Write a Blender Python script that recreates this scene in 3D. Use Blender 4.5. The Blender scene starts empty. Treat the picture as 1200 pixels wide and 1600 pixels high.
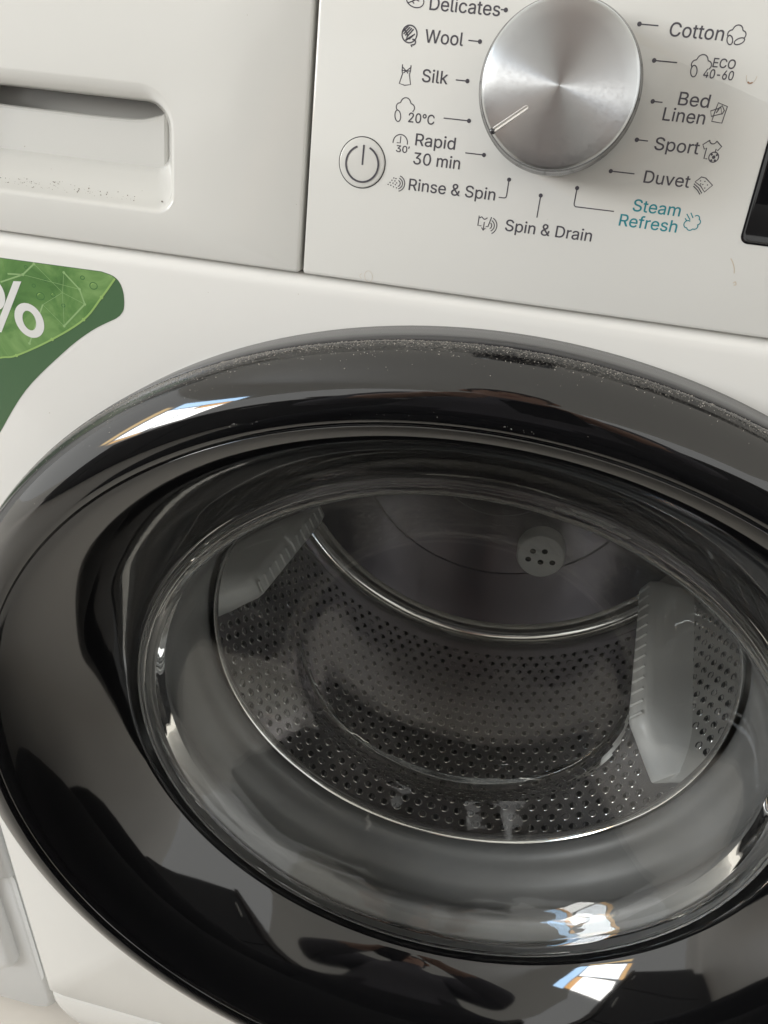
import bpy, bmesh, math, random
from mathutils import Vector, Matrix
random.seed(7)
S = bpy.context.scene
C = S.collection
MM = 0.001
OZ = 0.445                      # door centre above the floor (m)
def W(x, y, z): return Vector((x*MM, y*MM, z*MM + OZ))

# ------------------------------------------------------------------ camera
cam_d = bpy.data.cameras.new("camera")
cam = bpy.data.objects.new("camera", cam_d); C.objects.link(cam)
yaw, pitch, roll = -0.165, -0.572, 0.09
fw = Vector((math.sin(yaw)*math.cos(pitch), math.cos(yaw)*math.cos(pitch), math.sin(pitch)))
rt = Vector((math.cos(yaw), -math.sin(yaw), 0)); up = rt.cross(fw)
r2 = math.cos(roll)*rt + math.sin(roll)*up; u2 = -math.sin(roll)*rt + math.cos(roll)*up
m = Matrix((( r2.x, u2.x, -fw.x), (r2.y, u2.y, -fw.y), (r2.z, u2.z, -fw.z))).to_4x4()
m.translation = W(4.007, -288.183, 371.52)
cam.matrix_world = m
cam_d.sensor_fit = 'HORIZONTAL'; cam_d.sensor_width = 36; cam_d.lens = 36*1230.66/1200
cam_d.clip_start = 0.01; cam_d.clip_end = 100
S.camera = cam

# ------------------------------------------------------------------ light: a daylit room, window to the front left
wd = bpy.data.worlds.new("World"); S.world = wd; wd.use_nodes = True
bg = wd.node_tree.nodes['Background']
bg.inputs[0].default_value = (0.60, 0.60, 0.582, 1); bg.inputs[1].default_value = 2.5
def area(name, loc, target, sx, sy, col, energy):
    l = bpy.data.lights.new(name, 'AREA'); l.shape = 'RECTANGLE'; l.size = sx; l.size_y = sy
    l.color = col; l.energy = energy
    o = bpy.data.objects.new(name, l); C.objects.link(o); o.location = loc
    o.rotation_euler = (Vector(target)-Vector(loc)).to_track_quat('-Z', 'Y').to_euler()
    return o
tgt = (0, 0, 0.5)
area("window_lamp", (-2.425, -1.40, 1.42), tgt, 0.50, 0.62, (0.92, 0.96, 1.0), 19)
area("window_lamp", (-2.107, -1.768, 1.36), tgt, 0.38, 0.50, (1.0, 0.98, 0.94), 12)
area("window_lamp", (-2.26, -1.583, 1.86), tgt, 0.95, 0.16, (0.45, 0.70, 1.0), 6)
area("curtain_lamp", (-2.69, -1.086, 1.46), tgt, 0.14, 0.78, (1.0, 0.66, 0.25), 2.0)
area("curtain_lamp", (-2.107, -1.768, 1.69), tgt, 0.38, 0.10, (1.0, 0.50, 0.12), 1.0)
area("curtain_lamp", (-2.425, -1.40, 1.05), tgt, 0.50, 0.07, (1.0, 0.55, 0.15), 0.8)
S.view_settings.view_transform = 'Standard'; S.view_settings.look = 'None'
S.view_settings.exposure = 0.06; S.view_settings.gamma = 1.0
S.cycles.max_bounces = 16; S.cycles.transmission_bounces = 12; S.cycles.transparent_max_bounces = 16
S.cycles.glossy_bounces = 8; S.cycles.sample_clamp_indirect = 4.0
S.cycles.use_denoising = True

# ------------------------------------------------------------------ materials
def mat(name, col, rough=0.4, metal=0.0, spec=0.5, coat=0.0, aniso=None):
    mt = bpy.data.materials.new(name); mt.use_nodes = True
    b = mt.node_tree.nodes['Principled BSDF']
    b.inputs['Base Color'].default_value = (*col, 1); b.inputs['Roughness'].default_value = rough
    b.inputs['Metallic'].default_value = metal; b.inputs['Specular IOR Level'].default_value = spec
    b.inputs['Coat Weight'].default_value = coat; b.inputs['Coat Roughness'].default_value = 0.04
    return mt
def nodes(mt): return mt.node_tree.nodes, mt.node_tree.links, mt.node_tree.nodes['Principled BSDF']
def noise(nt, scale, detail=4, rough=0.55, dist=0.0, coord='Object', mapping=None):
    tc = nt.nodes.new('ShaderNodeTexCoord'); n = nt.nodes.new('ShaderNodeTexNoise')
    n.inputs['Scale'].default_value = scale; n.inputs['Detail'].default_value = detail
    n.inputs['Roughness'].default_value = rough; n.inputs['Distortion'].default_value = dist
    if mapping:
        mp = nt.nodes.new('ShaderNodeMapping'); mp.inputs['Scale'].default_value = mapping
        nt.links.new(tc.outputs[coord], mp.inputs[0]); nt.links.new(mp.outputs[0], n.inputs['Vector'])
    else: nt.links.new(tc.outputs[coord], n.inputs['Vector'])
    return n
def ramp(nt, src, stops):
    r = nt.nodes.new('ShaderNodeValToRGB'); e = r.color_ramp.elements
    while len(e) < len(stops): e.new(0.5)
    for k, (p, c) in enumerate(stops):
        e[k].position = p; e[k].color = c if len(c) == 4 else (*c, 1)
    nt.links.new(src, r.inputs[0]); return r
def bump(mt, src, strength, dist=0.001):
    nt = mt.node_tree; b = nt.nodes.new('ShaderNodeBump'); b.inputs['Strength'].default_value = strength
    b.inputs['Distance'].default_value = dist; nt.links.new(src, b.inputs['Height'])
    nt.links.new(b.outputs[0], nt.nodes['Principled BSDF'].inputs['Normal'])
def smudge(mt, lo, hi, scale=9):
    nt = mt.node_tree; n = noise(nt, scale, 6, 0.6, 0.8)
    r = ramp(nt, n.outputs['Fac'], [(0.35, (lo,)*3), (0.7, (hi,)*3)])
    nt.links.new(r.outputs[0], nt.nodes['Principled BSDF'].inputs['Roughness'])

def white(name, col, lo, hi, coat):
    mt = mat(name, col, (lo+hi)/2); sm = noise(mt.node_tree, 11, 5, 0.6, 0.6); smr = ramp(mt.node_tree, sm.outputs['Fac'], [(0.3, (lo,)*3), (0.75, (hi,)*3)]); mt.node_tree.links.new(smr.outputs[0], mt.node_tree.nodes['Principled BSDF'].inputs['Roughness'])
    nt = mt.node_tree
    n = noise(nt, 9, 3, 0.5, 0.2)
    r = ramp(nt, n.outputs['Fac'], [(0.25, tuple(c*0.98 for c in col)), (0.75, col)])
    sp = noise(nt, 420, 2, 0.5)
    r2 = ramp(nt, sp.outputs['Fac'], [(0.0, (1, 1, 1)), (0.775, (1, 1, 1)), (0.80, (0.72, 0.68, 0.62))])
    mx = nt.nodes.new('ShaderNodeMix'); mx.data_type = 'RGBA'; mx.blend_type = 'MULTIPLY'; mx.inputs[0].default_value = 1
    nt.links.new(r.outputs[0], mx.inputs[6]); nt.links.new(r2.outputs[0], mx.inputs[7])
    nt.links.new(mx.outputs[2], nt.nodes['Principled BSDF'].inputs['Base Color'])
    return mt
M_PANEL = white('white_plastic', (0.705, 0.700, 0.668), 0.08, 0.15, 0.0)
M_PANEL.node_tree.nodes['Principled BSDF'].inputs['Specular IOR Level'].default_value = 0.32
M_ENAMEL = white('white_enamel', (0.88, 0.873, 0.842), 0.16, 0.2, 0.0)
M_NEIGH = white('cool_white_plastic', (0.78, 0.79, 0.79), 0.3, 0.45, 0.0)
M_DARKGAP = mat('dark_gap', (0.03, 0.03, 0.035), 0.6)
M_PRINT = mat('grey_print', (0.075, 0.07, 0.085), 0.45)
M_TEAL = mat('teal_print', (0.012, 0.235, 0.285), 0.45)
M_STAIN = mat('dried_water_mark', (0.60, 0.52, 0.42), 0.5)
M_RUST = mat('rusty_drip', (0.36, 0.17, 0.08), 0.5)
M_RIM = mat('gloss_black_plastic', (0.004, 0.004, 0.0045), 0.07); M_RIM.node_tree.nodes['Principled BSDF'].inputs['IOR'].default_value = 1.74
nt = M_RIM.node_tree
n = noise(nt, 7, 5, 0.6, 0.6); rr = ramp(nt, n.outputs['Fac'], [(0.35, (0.03,)*3), (0.75, (0.07,)*3)])
nt.links.new(rr.outputs[0], nt.nodes['Principled BSDF'].inputs['Roughness'])
n = noise(nt, 5, 2, 0.4); bump(M_RIM, n.outputs['Fac'], 0.13, 0.004)
tc = nt.nodes.new('ShaderNodeTexCoord'); sx_ = nt.nodes.new('ShaderNodeSeparateXYZ'); nt.links.new(tc.outputs['Object'], sx_.inputs[0])
def mrange(src, a, b_, c=0.0, d=1.0):
    q = nt.nodes.new('ShaderNodeMapRange'); q.interpolation_type = 'SMOOTHSTEP'
    for k_, v_ in enumerate((a, b_, c, d)): q.inputs[k_+1].default_value = v_
    nt.links.new(src, q.inputs[0]); return q.outputs[0]
def mul(a, b_):
    q = nt.nodes.new('ShaderNodeMath'); q.operation = 'MULTIPLY'; nt.links.new(a, q.inputs[0]); nt.links.new(b_, q.inputs[1]); return q.outputs[0]
fine = noise(nt, 1100, 3, 0.7); coarse = noise(nt, 30, 4, 0.6, 0.5)
rl = nt.nodes.new('ShaderNodeVectorMath'); rl.operation = 'LENGTH'; cx_ = nt.nodes.new('ShaderNodeCombineXYZ')
nt.links.new(sx_.outputs['X'], cx_.inputs[0]); nt.links.new(sx_.outputs['Z'], cx_.inputs[1]); nt.links.new(cx_.outputs[0], rl.inputs[0])
dm = mul(mrange(rl.outputs['Value'], 0.262, 0.266), mul(mul(mrange(sx_.outputs['Y'], -0.0300, -0.0225), mrange(sx_.outputs['Z'], 0.08, 0.22)), mul(mrange(fine.outputs['Fac'], 0.42, 0.66), mrange(coarse.outputs['Fac'], 0.25, 0.6, 0.35, 1.0))))
mc = nt.nodes.new('ShaderNodeMix'); mc.data_type = 'RGBA'; nt.links.new(dm, mc.inputs[0]); mc.inputs[6].default_value = (0.004, 0.004, 0.0045, 1); mc.inputs[7].default_value = (0.11, 0.105, 0.095, 1)
nt.links.new(mc.outputs[2], nt.nodes['Principled BSDF'].inputs['Base Color'])
mr_ = nt.nodes.new('ShaderNodeMix'); nt.links.new(dm, mr_.inputs[0]); nt.links.new(rr.outputs[0], mr_.inputs[2]); mr_.inputs[3].default_value = 0.6
nt.links.new(mr_.outputs[0], nt.nodes['Principled BSDF'].inputs['Roughness'])
M_RING = mat('satin_black_plastic', (0.03, 0.03, 0.033), 0.26); M_RING.node_tree.nodes['Principled BSDF'].inputs['IOR'].default_value = 1.8
M_BLACKGLASS = mat('black_glass', (0.006, 0.006, 0.007), 0.06)
M_STEEL = mat('drum_steel', (0.70, 0.69, 0.67), 0.1, metal=0.84); smudge(M_STEEL, 0.06, 0.13, 20)
M_CHROME = mat('polished_steel', (0.72, 0.70, 0.66), 0.16, metal=1.0)
M_HOLE = mat('drum_hole', (0.012, 0.012, 0.012), 0.7)
M_RUBBER = mat('grey_rubber', (0.105, 0.11, 0.11), 0.42)
n = noise(M_RUBBER.node_tree, 25, 6, 0.6, 0.4); rr = ramp(M_RUBBER.node_tree, n.outputs['Fac'], [(0.3, (0.15, 0.15, 0.15)), (0.75, (0.18, 0.18, 0.178))])
M_RUBBER.node_tree.links.new(rr.outputs[0], M_RUBBER.node_tree.nodes['Principled BSDF'].inputs['Base Color'])
M_LIFTER = mat('pale_grey_plastic', (0.88, 0.88, 0.86), 0.35)
M_DUST = mat('pale_dust', (0.46, 0.43, 0.39), 0.9)
M_CHIP = mat('white_fleck', (0.8, 0.78, 0.73), 0.6)
# spun metal knob face: anisotropic, brushed in circles round its axis
M_SPUN = bpy.data.materials.new('spun_aluminium'); M_SPUN.use_nodes = True
nt = M_SPUN.node_tree; b = nt.nodes['Principled BSDF']
b.inputs['Base Color'].default_value = (0.585, 0.60, 0.605, 1); b.inputs['Metallic'].default_value = 1.0
b.inputs['Roughness'].default_value = 0.33; b.inputs['Anisotropic'].default_value = 0.93; b.inputs['Anisotropic Rotation'].default_value = 0.25
tg = nt.nodes.new('ShaderNodeTangent'); tg.direction_type = 'RADIAL'; tg.axis = 'Y'
nt.links.new(tg.outputs[0], b.inputs['Tangent'])
n = noise(nt, 900, 2, 0.5); rr = ramp(nt, n.outputs['Fac'], [(0.3, (0.30,)*3), (0.7, (0.36,)*3)])
nt.links.new(rr.outputs[0], b.inputs['Roughness'])
# glass: thick pressed lip and corner refract, the even wall and end face only reflect and let through
def glass(name, thin):
    mt = bpy.data.materials.new(name); mt.use_nodes = True
    nt = mt.node_tree; nt.nodes.clear()
    out = nt.nodes.new('ShaderNodeOutputMaterial')
    n = noise(nt, 13, 3, 0.5, 0.3); bp = nt.nodes.new('ShaderNodeBump'); bp.inputs['Strength'].default_value = 0.22; bp.inputs['Distance'].default_value = 0.004
    nt.links.new(n.outputs['Fac'], bp.inputs['Height'])
    if not thin:
        gl = nt.nodes.new('ShaderNodeBsdfGlass'); gl.inputs['IOR'].default_value = 1.47; gl.inputs['Roughness'].default_value = 0.0; gl.inputs['Color'].default_value = (0.99, 0.995, 0.99, 1)
        nt.links.new(bp.outputs[0], gl.inputs['Normal']); nt.links.new(gl.outputs[0], out.inputs[0]); return mt
    lw = nt.nodes.new('ShaderNodeLayerWeight'); lw.inputs['Blend'].default_value = 0.5; nt.links.new(bp.outputs[0], lw.inputs['Normal'])
    pw = nt.nodes.new('ShaderNodeMath'); pw.operation = 'POWER'; pw.inputs[1].default_value = 5.0; nt.links.new(lw.outputs['Facing'], pw.inputs[0])
    ma = nt.nodes.new('ShaderNodeMath'); ma.operation = 'MULTIPLY_ADD'; ma.inputs[1].default_value = 0.964; ma.inputs[2].default_value = 0.036; nt.links.new(pw.outputs[0], ma.inputs[0])
    tr = nt.nodes.new('ShaderNodeBsdfTransparent'); tr.inputs[0].default_value = (0.98, 0.985, 0.98, 1)
    gg = nt.nodes.new('ShaderNodeBsdfGlossy'); gg.inputs['Roughness'].default_value = 0.01; nt.links.new(bp.outputs[0], gg.inputs['Normal'])
    mx = nt.nodes.new('ShaderNodeMixShader'); nt.links.new(ma.outputs[0], mx.inputs[0]); nt.links.new(tr.outputs[0], mx.inputs[1]); nt.links.new(gg.outputs[0], mx.inputs[2])
    nt.links.new(mx.outputs[0], out.inputs[0]); return mt
M_GLASS = glass('clear_glass', True); M_LENS = glass('thick_glass', False)
# floor
M_FLOOR = mat('beige_floor', (0.78, 0.73, 0.65), 0.35)
n = noise(M_FLOOR.node_tree, 6, 8, 0.65, 0.4); rr = ramp(M_FLOOR.node_tree, n.outputs['Fac'], [(0.3, (0.80, 0.75, 0.68)), (0.7, (0.86, 0.81, 0.74))])
M_FLOOR.node_tree.links.new(rr.outputs[0], M_FLOOR.node_tree.nodes['Principled BSDF'].inputs['Base Color'])

# ------------------------------------------------------------------ object helpers
def link(name, me, m, parent=None, smooth=True, loc=None, rot=None):
    o = bpy.data.objects.new(name, me); C.objects.link(o)
    if m and not me.materials: me.materials.append(m)
    if smooth:
        for p in me.polygons: p.use_smooth = True
    if parent: o.parent = parent
    if loc is not None: o.location = loc
    if rot is not None: o.rotation_euler = rot
    return o
def mesh(name, verts, faces):
    me = bpy.data.meshes.new(name); me.from_pydata([tuple(v) for v in verts], [], faces); me.update(); return me
def empty(name, label, cat, loc=(0, 0, 0)):
    o = bpy.data.objects.new(name, None); C.objects.link(o); o.location = loc; o['label'] = label; o['category'] = cat; return o
def sharp(o, deg=35):
    bm = bmesh.new(); bm.from_mesh(o.data)
    bmesh.ops.recalc_face_normals(bm, faces=bm.faces)
    for e in bm.edges:
        if len(e.link_faces) == 2 and e.calc_face_angle(0) > math.radians(deg): e.smooth = False
    bm.to_mesh(o.data); bm.free()
def lathe(prof, n=192, closed=False, a0=0.0, a1=2*math.pi):
    """profile [(R, y)] in mm turned about the y axis through the door centre"""
    full = abs(a1-a0-2*math.pi) < 1e-6; cnt = n if full else n+1
    vs, fs = [], []
    for R, y in prof:
        for k in range(cnt):
            a = a0+(a1-a0)*k/n; vs.append((R*math.cos(a)*MM, y*MM, R*math.sin(a)*MM))
    P = len(prof)
    for i in range(P if closed else P-1):
        j = (i+1) % P
        for k in range(n):
            k2 = (k+1) % cnt if full else k+1
            fs.append((i*cnt+k, i*cnt+k2, j*cnt+k2, j*cnt+k))
    return vs, fs
def loops_mesh(loops, cap_first=False, cap_last=False):
    n = len(loops[0]); vs = [v for l in loops for v in l]; fs = []
    for i in range(len(loops)-1):
        for k in range(n):
            k2 = (k+1) % n; fs.append((i*n+k, i*n+k2, (i+1)*n+k2, (i+1)*n+k))
    if cap_first: fs.append(tuple(range(n)))
    if cap_last: fs.append(tuple((len(loops)-1)*n+k for k in range(n)))
    return vs, fs
def rrect(x0, x1, z0, z1, rad, seg=8):
    """rounded rectangle outline, rad = (tr, tl, bl, br) in mm, anticlockwise from right side"""
    if not isinstance(rad, tuple): rad = (rad,)*4
    pts = []
    for (cx, cz, a, r) in ((x1, z1, 0, rad[0]), (x0, z1, 90, rad[1]), (x0, z0, 180, rad[2]), (x1, z0, 270, rad[3])):
        sx = -1 if cx == x1 else 1; sz = -1 if cz == z1 else 1
        for k in range(seg+1):
            t = math.radians(a+90*k/seg)
            pts.append((cx+sx*r+r*math.cos(t), cz+sz*r+r*math.sin(t)))
    return pts
def L3(pts, y): return [(x*MM, y*MM, z*MM) for x, z in pts]
def offset_plate(outline_fn, steps): return [L3(outline_fn(ins), y) for ins, y in steps]
def catmull(pts, n=6):
    out = []
    P = [pts[0]]+list(pts)+[pts[-1]]
    for i in range(1, len(P)-2):
        for k in range(n):
            t = k/n; a, b_, c, d = P[i-1], P[i], P[i+1], P[i+2]
            out.append(tuple(0.5*((2*b_[q])+(-a[q]+c[q])*t+(2*a[q]-5*b_[q]+4*c[q]-d[q])*t*t+(-a[q]+3*b_[q]-3*c[q]+d[q])*t**3) for q in range(len(b_))))
    out.append(tuple(pts[-1])); return out

# ================================================================== SETTING
flo = link('floor', mesh('floor', [(-6, -6, 0), (6, -6, 0), (6, 3, 0), (-6, 3, 0)], [(0, 1, 2, 3)]), M_FLOOR, smooth=False)
flo['kind'] = 'structure'
M_CEIL = mat('ceiling_paint', (0.78, 0.78, 0.765), 0.8)
cei = link('ceiling', mesh('ceiling', [(-3.2, -3.4, 2.45), (2.6, -3.4, 2.45), (2.6, 0.7, 2.45), (-3.2, 0.7, 2.45)], [(0, 3, 2, 1)]), M_CEIL, smooth=False)
cei['kind'] = 'structure'

# ================================================================== WASHING MACHINE
wm = empty('washing_machine', 'white front loading washing machine with big black round door and silver knob', 'washing machine', (0, 0, OZ))
HZ, TILT = 282.7, 0.136

# cabinet: open box behind the front
def boxv(x0, x1, y0, y1, z0, z1): return [(x*MM, y*MM, z*MM) for x in (x0, x1) for y in (y0, y1) for z in (z0, z1)]
BF = [(0, 1, 3, 2), (4, 6, 7, 5), (0, 4, 5, 1), (2, 3, 7, 6), (0, 2, 6, 4), (1, 5, 7, 3)]
cab = link('cabinet', mesh('cabinet', boxv(-295, 295, 22, 590, -408, 398), [BF[0], BF[1], BF[3], BF[4], BF[5]]), M_ENAMEL, wm, smooth=False)
for x in (-250, 250):
    v, f = lathe([(0, 0), (20, 0), (20, -6), (8, -9), (8, -28), (0, -28)], 24)
    ft = link('foot', mesh('foot', [(a, c, b_) for a, b_, c in v], f), M_RING, wm, loc=(x*MM, 60*MM, -416*MM)); sharp(ft)
# front panel with round opening; top edge rolled back, lower edge turned under
N = 256
def sq(hx, z0, z1, rad):
    """N points of a rounded rectangle, sampled by angle from the centre of the opening"""
    o = []
    for k in range(N):
        a = 2*math.pi*k/N; c, s = math.cos(a), math.sin(a)
        t = min(hx/abs(c) if abs(c) > 1e-9 else 1e9, (z1/s if s > 0 else z0/s) if abs(s) > 1e-9 else 1e9)
        x, z = c*t, s*t
        if z < z0+rad and abs(x) > hx-rad:
            sx = 1 if x > 0 else -1; dx, dz = x-sx*(hx-rad), z-(z0+rad); l = math.hypot(dx, dz)
            # bring the corner onto its arc
            x, z = sx*(hx-rad)+dx/l*min(l, rad), z0+rad+dz/l*min(l, rad)
        o.append((x, z))
    return o
circ = lambda r: [(r*math.cos(2*math.pi*k/N), r*math.sin(2*math.pi*k/N)) for k in range(N)]
lps = [L3(circ(212), 22), L3(circ(212), 2), L3(circ(214), 0), L3(circ(262), 0)]
lps += [L3(sq(295.6, -363.6, 275.5, 2), 0), L3(sq(296.6, -364.9, 278.6, 3), 0.5), L3(sq(297.2, -365.5, 280.6, 4), 1.4), L3(sq(297.5, -365.9, 281.7, 5), 4.4), L3(sq(297.5, -366, 281.9, 5), 26)]
v, f = loops_mesh(lps)
fp = link('front_panel', mesh('front_panel', v, f), M_ENAMEL, wm); sharp(fp, 50)

kick = lambda i: rrect(-296.4+i, 296.4-i, -419+i, -366.4-i, (1.2, 1.2, 46-i, 46-i), 14)
v, f = loops_mesh([L3(kick(0), 40), L3(kick(0), 5.0), L3(kick(0.5), 2.4), L3(kick(1.5), 0.9), L3(kick(3.0), 0.3)], cap_last=True)
kp_ = link('kick_panel', mesh('kick_panel', v, f), M_ENAMEL, wm); sharp(kp_, 50)

# ---- control fascia (leans back a little): local x = across, z = up the panel, -y = out
def pl(name, me, m, parent, smooth=True): return link(name, me, m, parent, smooth)
fas_loc = (0, 0, HZ*MM); fas_rot = (-TILT, 0, 0)
def panel_part(name, vf, m, parent=wm, deg=40):
    o = link(name, mesh(name, *vf), m, parent, loc=fas_loc, rot=fas_rot); sharp(o, deg); return o
def plate(x0, x1, z0, z1, rad, holes=None):
    o = lambda ins: rrect(x0+ins, x1-ins, z0+ins, z1-ins, max(rad-ins, 0.05), 4)
    return loops_mesh([L3(o(0), 16), L3(o(0), 1.1), L3(o(0.3), 0.35), L3(o(1.0), 0)], cap_last=True)
cp = panel_part('control_panel', plate(-83.5, 297.5, 0.5, 118, 1.2), M_PANEL)
# detergent drawer front with scooped grip
DX0, DX1 = -297.5, -85.2
drawer_o = rrect(DX0, DX1, 0.5, 118, 1.2, 8); drawer_i = rrect(DX0+1, DX1-1, 1.5, 117, 0.3, 8)
RX0, RX1, RZ0, RZ1 = -246.7, -135.3, 15.3, 58.3
def rec(ins, z0=None, z1=None, x0=None, x1=None, r=None):
    rr_ = r or (13-ins, 13-ins, 8-ins*0.8, 8-ins*0.8)
    return rrect(x0 if x0 is not None else RX0+ins, x1 if x1 is not None else RX1-ins, z0 if z0 is not None else RZ0+ins, z1 if z1 is not None else RZ1-ins, rr_, 8)
dl = [L3(drawer_o, 16), L3(drawer_o, 1.1), L3(rrect(DX0+.3, DX1-.3, .8, 117.7, .9, 8), .35), L3(drawer_i, 0),
      L3(rec(-0.6), 0), L3(rec(0), 0.05), L3(rec(0.7, z1=57.3), 0.5), L3(rec(1.6, z1=55.6), 1.7), L3(rec(2.3, z1=54.2), 3.6)]
dl += [L3(rec(3.4, z0=22, z1=53.4, r=(10, 10, 7, 7)), 9), L3(rec(0, z0=27.5, z1=53.2, x0=-238, x1=-144, r=(9, 9, 6, 6)), 15), L3(rec(0, z0=30.8, z1=53.2, x0=-236.4, x1=-145.6, r=(8, 8, 5, 5)), 18.5), L3(rec(0, z0=31, z1=53.2, x0=-236, x1=-146, r=(8, 8, 5, 5)), 36)]
dr = panel_part('detergent_drawer', loops_mesh(dl, cap_last=True), M_PANEL, deg=60)
# inner face of the grip: a plate whose top edge rounds over and lifts towards its end
def gp(ins):
    pts = [(-235.8+ins, 31+ins), (-146.2-ins, 31+ins)]
    pts = catmull([(-150-ins, 26+ins), (-147.2-ins, 26.5+ins), (-146.2-ins, 30), (-146.1-ins, 44), (-146.1-ins, 50.4-ins), (-149.5, 49.0-ins), (-158, 46.9-ins), (-172, 46.4-ins), (-188, 46.4-ins)], 6)
    mirror = [(-382-x, z) for x, z in reversed(pts)]
    return pts+mirror
v, f = loops_mesh([L3(gp(0), 22), L3(gp(0), 19.4), L3(gp(0.5), 18.3), L3(gp(1.4), 17.8)], cap_last=True)
g = link('grip_plate', mesh('grip_plate', v, f), M_PANEL, dr); sharp(g, 20)

# dirt gathered along the lower ledge of the grip
def speck_geom(pts):
    vs, fs = [], []
    for c, r in pts:
        b_ = len(vs)
        for q in ((1, 1, 1), (1, -1, -1), (-1, 1, -1), (-1, -1, 1)):
            vs.append((c+Vector(q)*r*0.6+Vector((random.uniform(-1, 1), random.uniform(-1, 1), random.uniform(-1, 1)))*r*0.4)*MM)
        fs += [(b_, b_+1, b_+2), (b_, b_+3, b_+1), (b_, b_+2, b_+3), (b_+1, b_+3, b_+2)]
    return vs, fs
pts = []
for _ in range(110):
    u = random.betavariate(1.2, 2.6); xx = random.choice((random.uniform(-236, -150), random.gauss(-190, 12), random.gauss(-175, 9)))
    if -236 < xx < -143: pts.append((Vector((xx, 4+5*u, 17.9+4.2*u)), random.choice((.12, .16, .2, .3))))
pts.append((Vector((-142.4, 4.6, 19.2)), .5))
dirt = link('dirt', mesh('dirt', *speck_geom(pts)), mat('brown_dirt', (0.20, 0.17, 0.14), 0.9), dr); dirt['kind'] = 'stuff'

# ---- print on the panel
def stroke_geom(paths, w, y=-0.06):
    vs, fs = [], []
    for pth in paths:
        closed = len(pth) > 2 and math.dist(pth[0], pth[-1]) < 1e-6
        P = list(pth[:-1] if closed else pth); n_ = len(P); base = len(vs)
        for i in range(n_):
            a = P[i-1] if (i > 0 or closed) else P[i]; b_ = P[(i+1) % n_] if (i < n_-1 or closed) else P[i]
            dx, dz = b_[0]-a[0], b_[1]-a[1]; l = math.hypot(dx, dz) or 1
            nx, nz = -dz/l*w/2, dx/l*w/2
            vs += [((P[i][0]+nx)*MM, y*MM, (P[i][1]+nz)*MM), ((P[i][0]-nx)*MM, y*MM, (P[i][1]-nz)*MM)]
        for i in range(n_ if closed else n_-1):
            j = (i+1) % n_; fs.append((base+2*i, base+2*i+1, base+2*j+1, base+2*j))
    return vs, fs
def disc_geom(c, r, y=-0.08, n_=20):
    return [((c[0]+r*math.cos(2*math.pi*k/n_))*MM, y*MM, (c[1]+r*math.sin(2*math.pi*k/n_))*MM) for k in range(n_)], [tuple(range(n_))]
def merge(*vf):
    vs, fs = [], []
    for v_, f_ in vf:
        b_ = len(vs); vs += v_; fs += [tuple(i+b_ for i in q) for q in f_]
    return vs, fs
def strokes(name, paths, w, m, parent, dots=()):
    parts = [stroke_geom(paths, w)] if paths else []
    parts += [disc_geom(c, r) for c, r in dots]
    return link(name, mesh(name, *merge(*parts)), m, parent, smooth=False)
import os
try: FNT = bpy.data.fonts.load(os.path.join(bpy.utils.system_resource('DATAFILES', path='fonts'), 'Inter.woff2'))
except Exception: FNT = None
import numpy as np
from mathutils.geometry import delaunay_2d_cdt
def outline(body):
    cu = bpy.data.curves.new('tmp', 'FONT'); cu.body = body; cu.size = 1.0; cu.resolution_u = 5; cu.fill_mode = 'NONE'
    if FNT: cu.font = FNT
    o = bpy.data.objects.new('tmp', cu); C.objects.link(o)
    me = bpy.data.meshes.new_from_object(o.evaluated_get(bpy.context.evaluated_depsgraph_get()))
    V = np.array([v_.co[:2] for v_ in me.vertices]); E_ = [tuple(e.vertices) for e in me.edges]
    bpy.data.objects.remove(o); bpy.data.curves.remove(cu); bpy.data.meshes.remove(me)
    return V, E_
def text_mesh(body, x0, x1, z0, cap, y=-0.06, bold=0.09):
    """letters filled by winding number, so that overlapping strokes of a glyph stay solid"""
    V, E_ = outline(body)
    a, b_ = V[:, 0].min(), V[:, 0].max(); sx = (x1-x0)/(b_-a); sz = cap/CAPH
    V = np.stack([x0+(V[:, 0]-a)*sx, z0+V[:, 1]*sz], 1)
    # directed contours: edges come in order along each spline
    nxt = {}; adj = {}
    for p_, q in E_: adj.setdefault(p_, []).append(q); adj.setdefault(q, []).append(p_)
    seen, loops = set(), []
    for st in range(len(V)):
        if st in seen or st not in adj: continue
        lp = [st]; seen.add(st); cur = st
        while True:
            c_ = [q for q in adj[cur] if q not in seen]
            if not c_: break
            cur = st+1 if (cur == st and st+1 in c_) else c_[0]
            lp.append(cur); seen.add(cur)
        loops.append(lp)
    ed = [(lp[i], lp[(i+1) % len(lp)]) for lp in loops for i in range(len(lp))]
    r = delaunay_2d_cdt([Vector(v_) for v_ in V], ed, [], 0, 1e-5)
    P = np.array([tuple(v_) for v_ in r[0]]); F = [f_ for f_ in r[2]]
    cen = np.array([P[list(f_)].mean(0) for f_ in F]); A = V[[e[0] for e in ed]]; B = V[[e[1] for e in ed]]
    up_ = (A[None, :, 1] <= cen[:, None, 1]) & (B[None, :, 1] > cen[:, None, 1]); dn = (A[None, :, 1] > cen[:, None, 1]) & (B[None, :, 1] <= cen[:, None, 1])
    side = (B[None, :, 0]-A[None, :, 0])*(cen[:, None, 1]-A[None, :, 1])-(cen[:, None, 0]-A[None, :, 0])*(B[None, :, 1]-A[None, :, 1])
    wn = (up_ & (side > 0)).sum(1)-(dn & (side < 0)).sum(1)
    fs = [tuple(f_) for f_, w_ in zip(F, wn) if w_ != 0]
    vs = [(p_[0]*MM, y*MM, p_[1]*MM) for p_ in P]
    vf = merge((vs, fs), stroke_geom([[tuple(V[k]) for k in lp]+[tuple(V[lp[0]])] for lp in loops], bold, y-0.012))
    return mesh('text', *vf)
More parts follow.
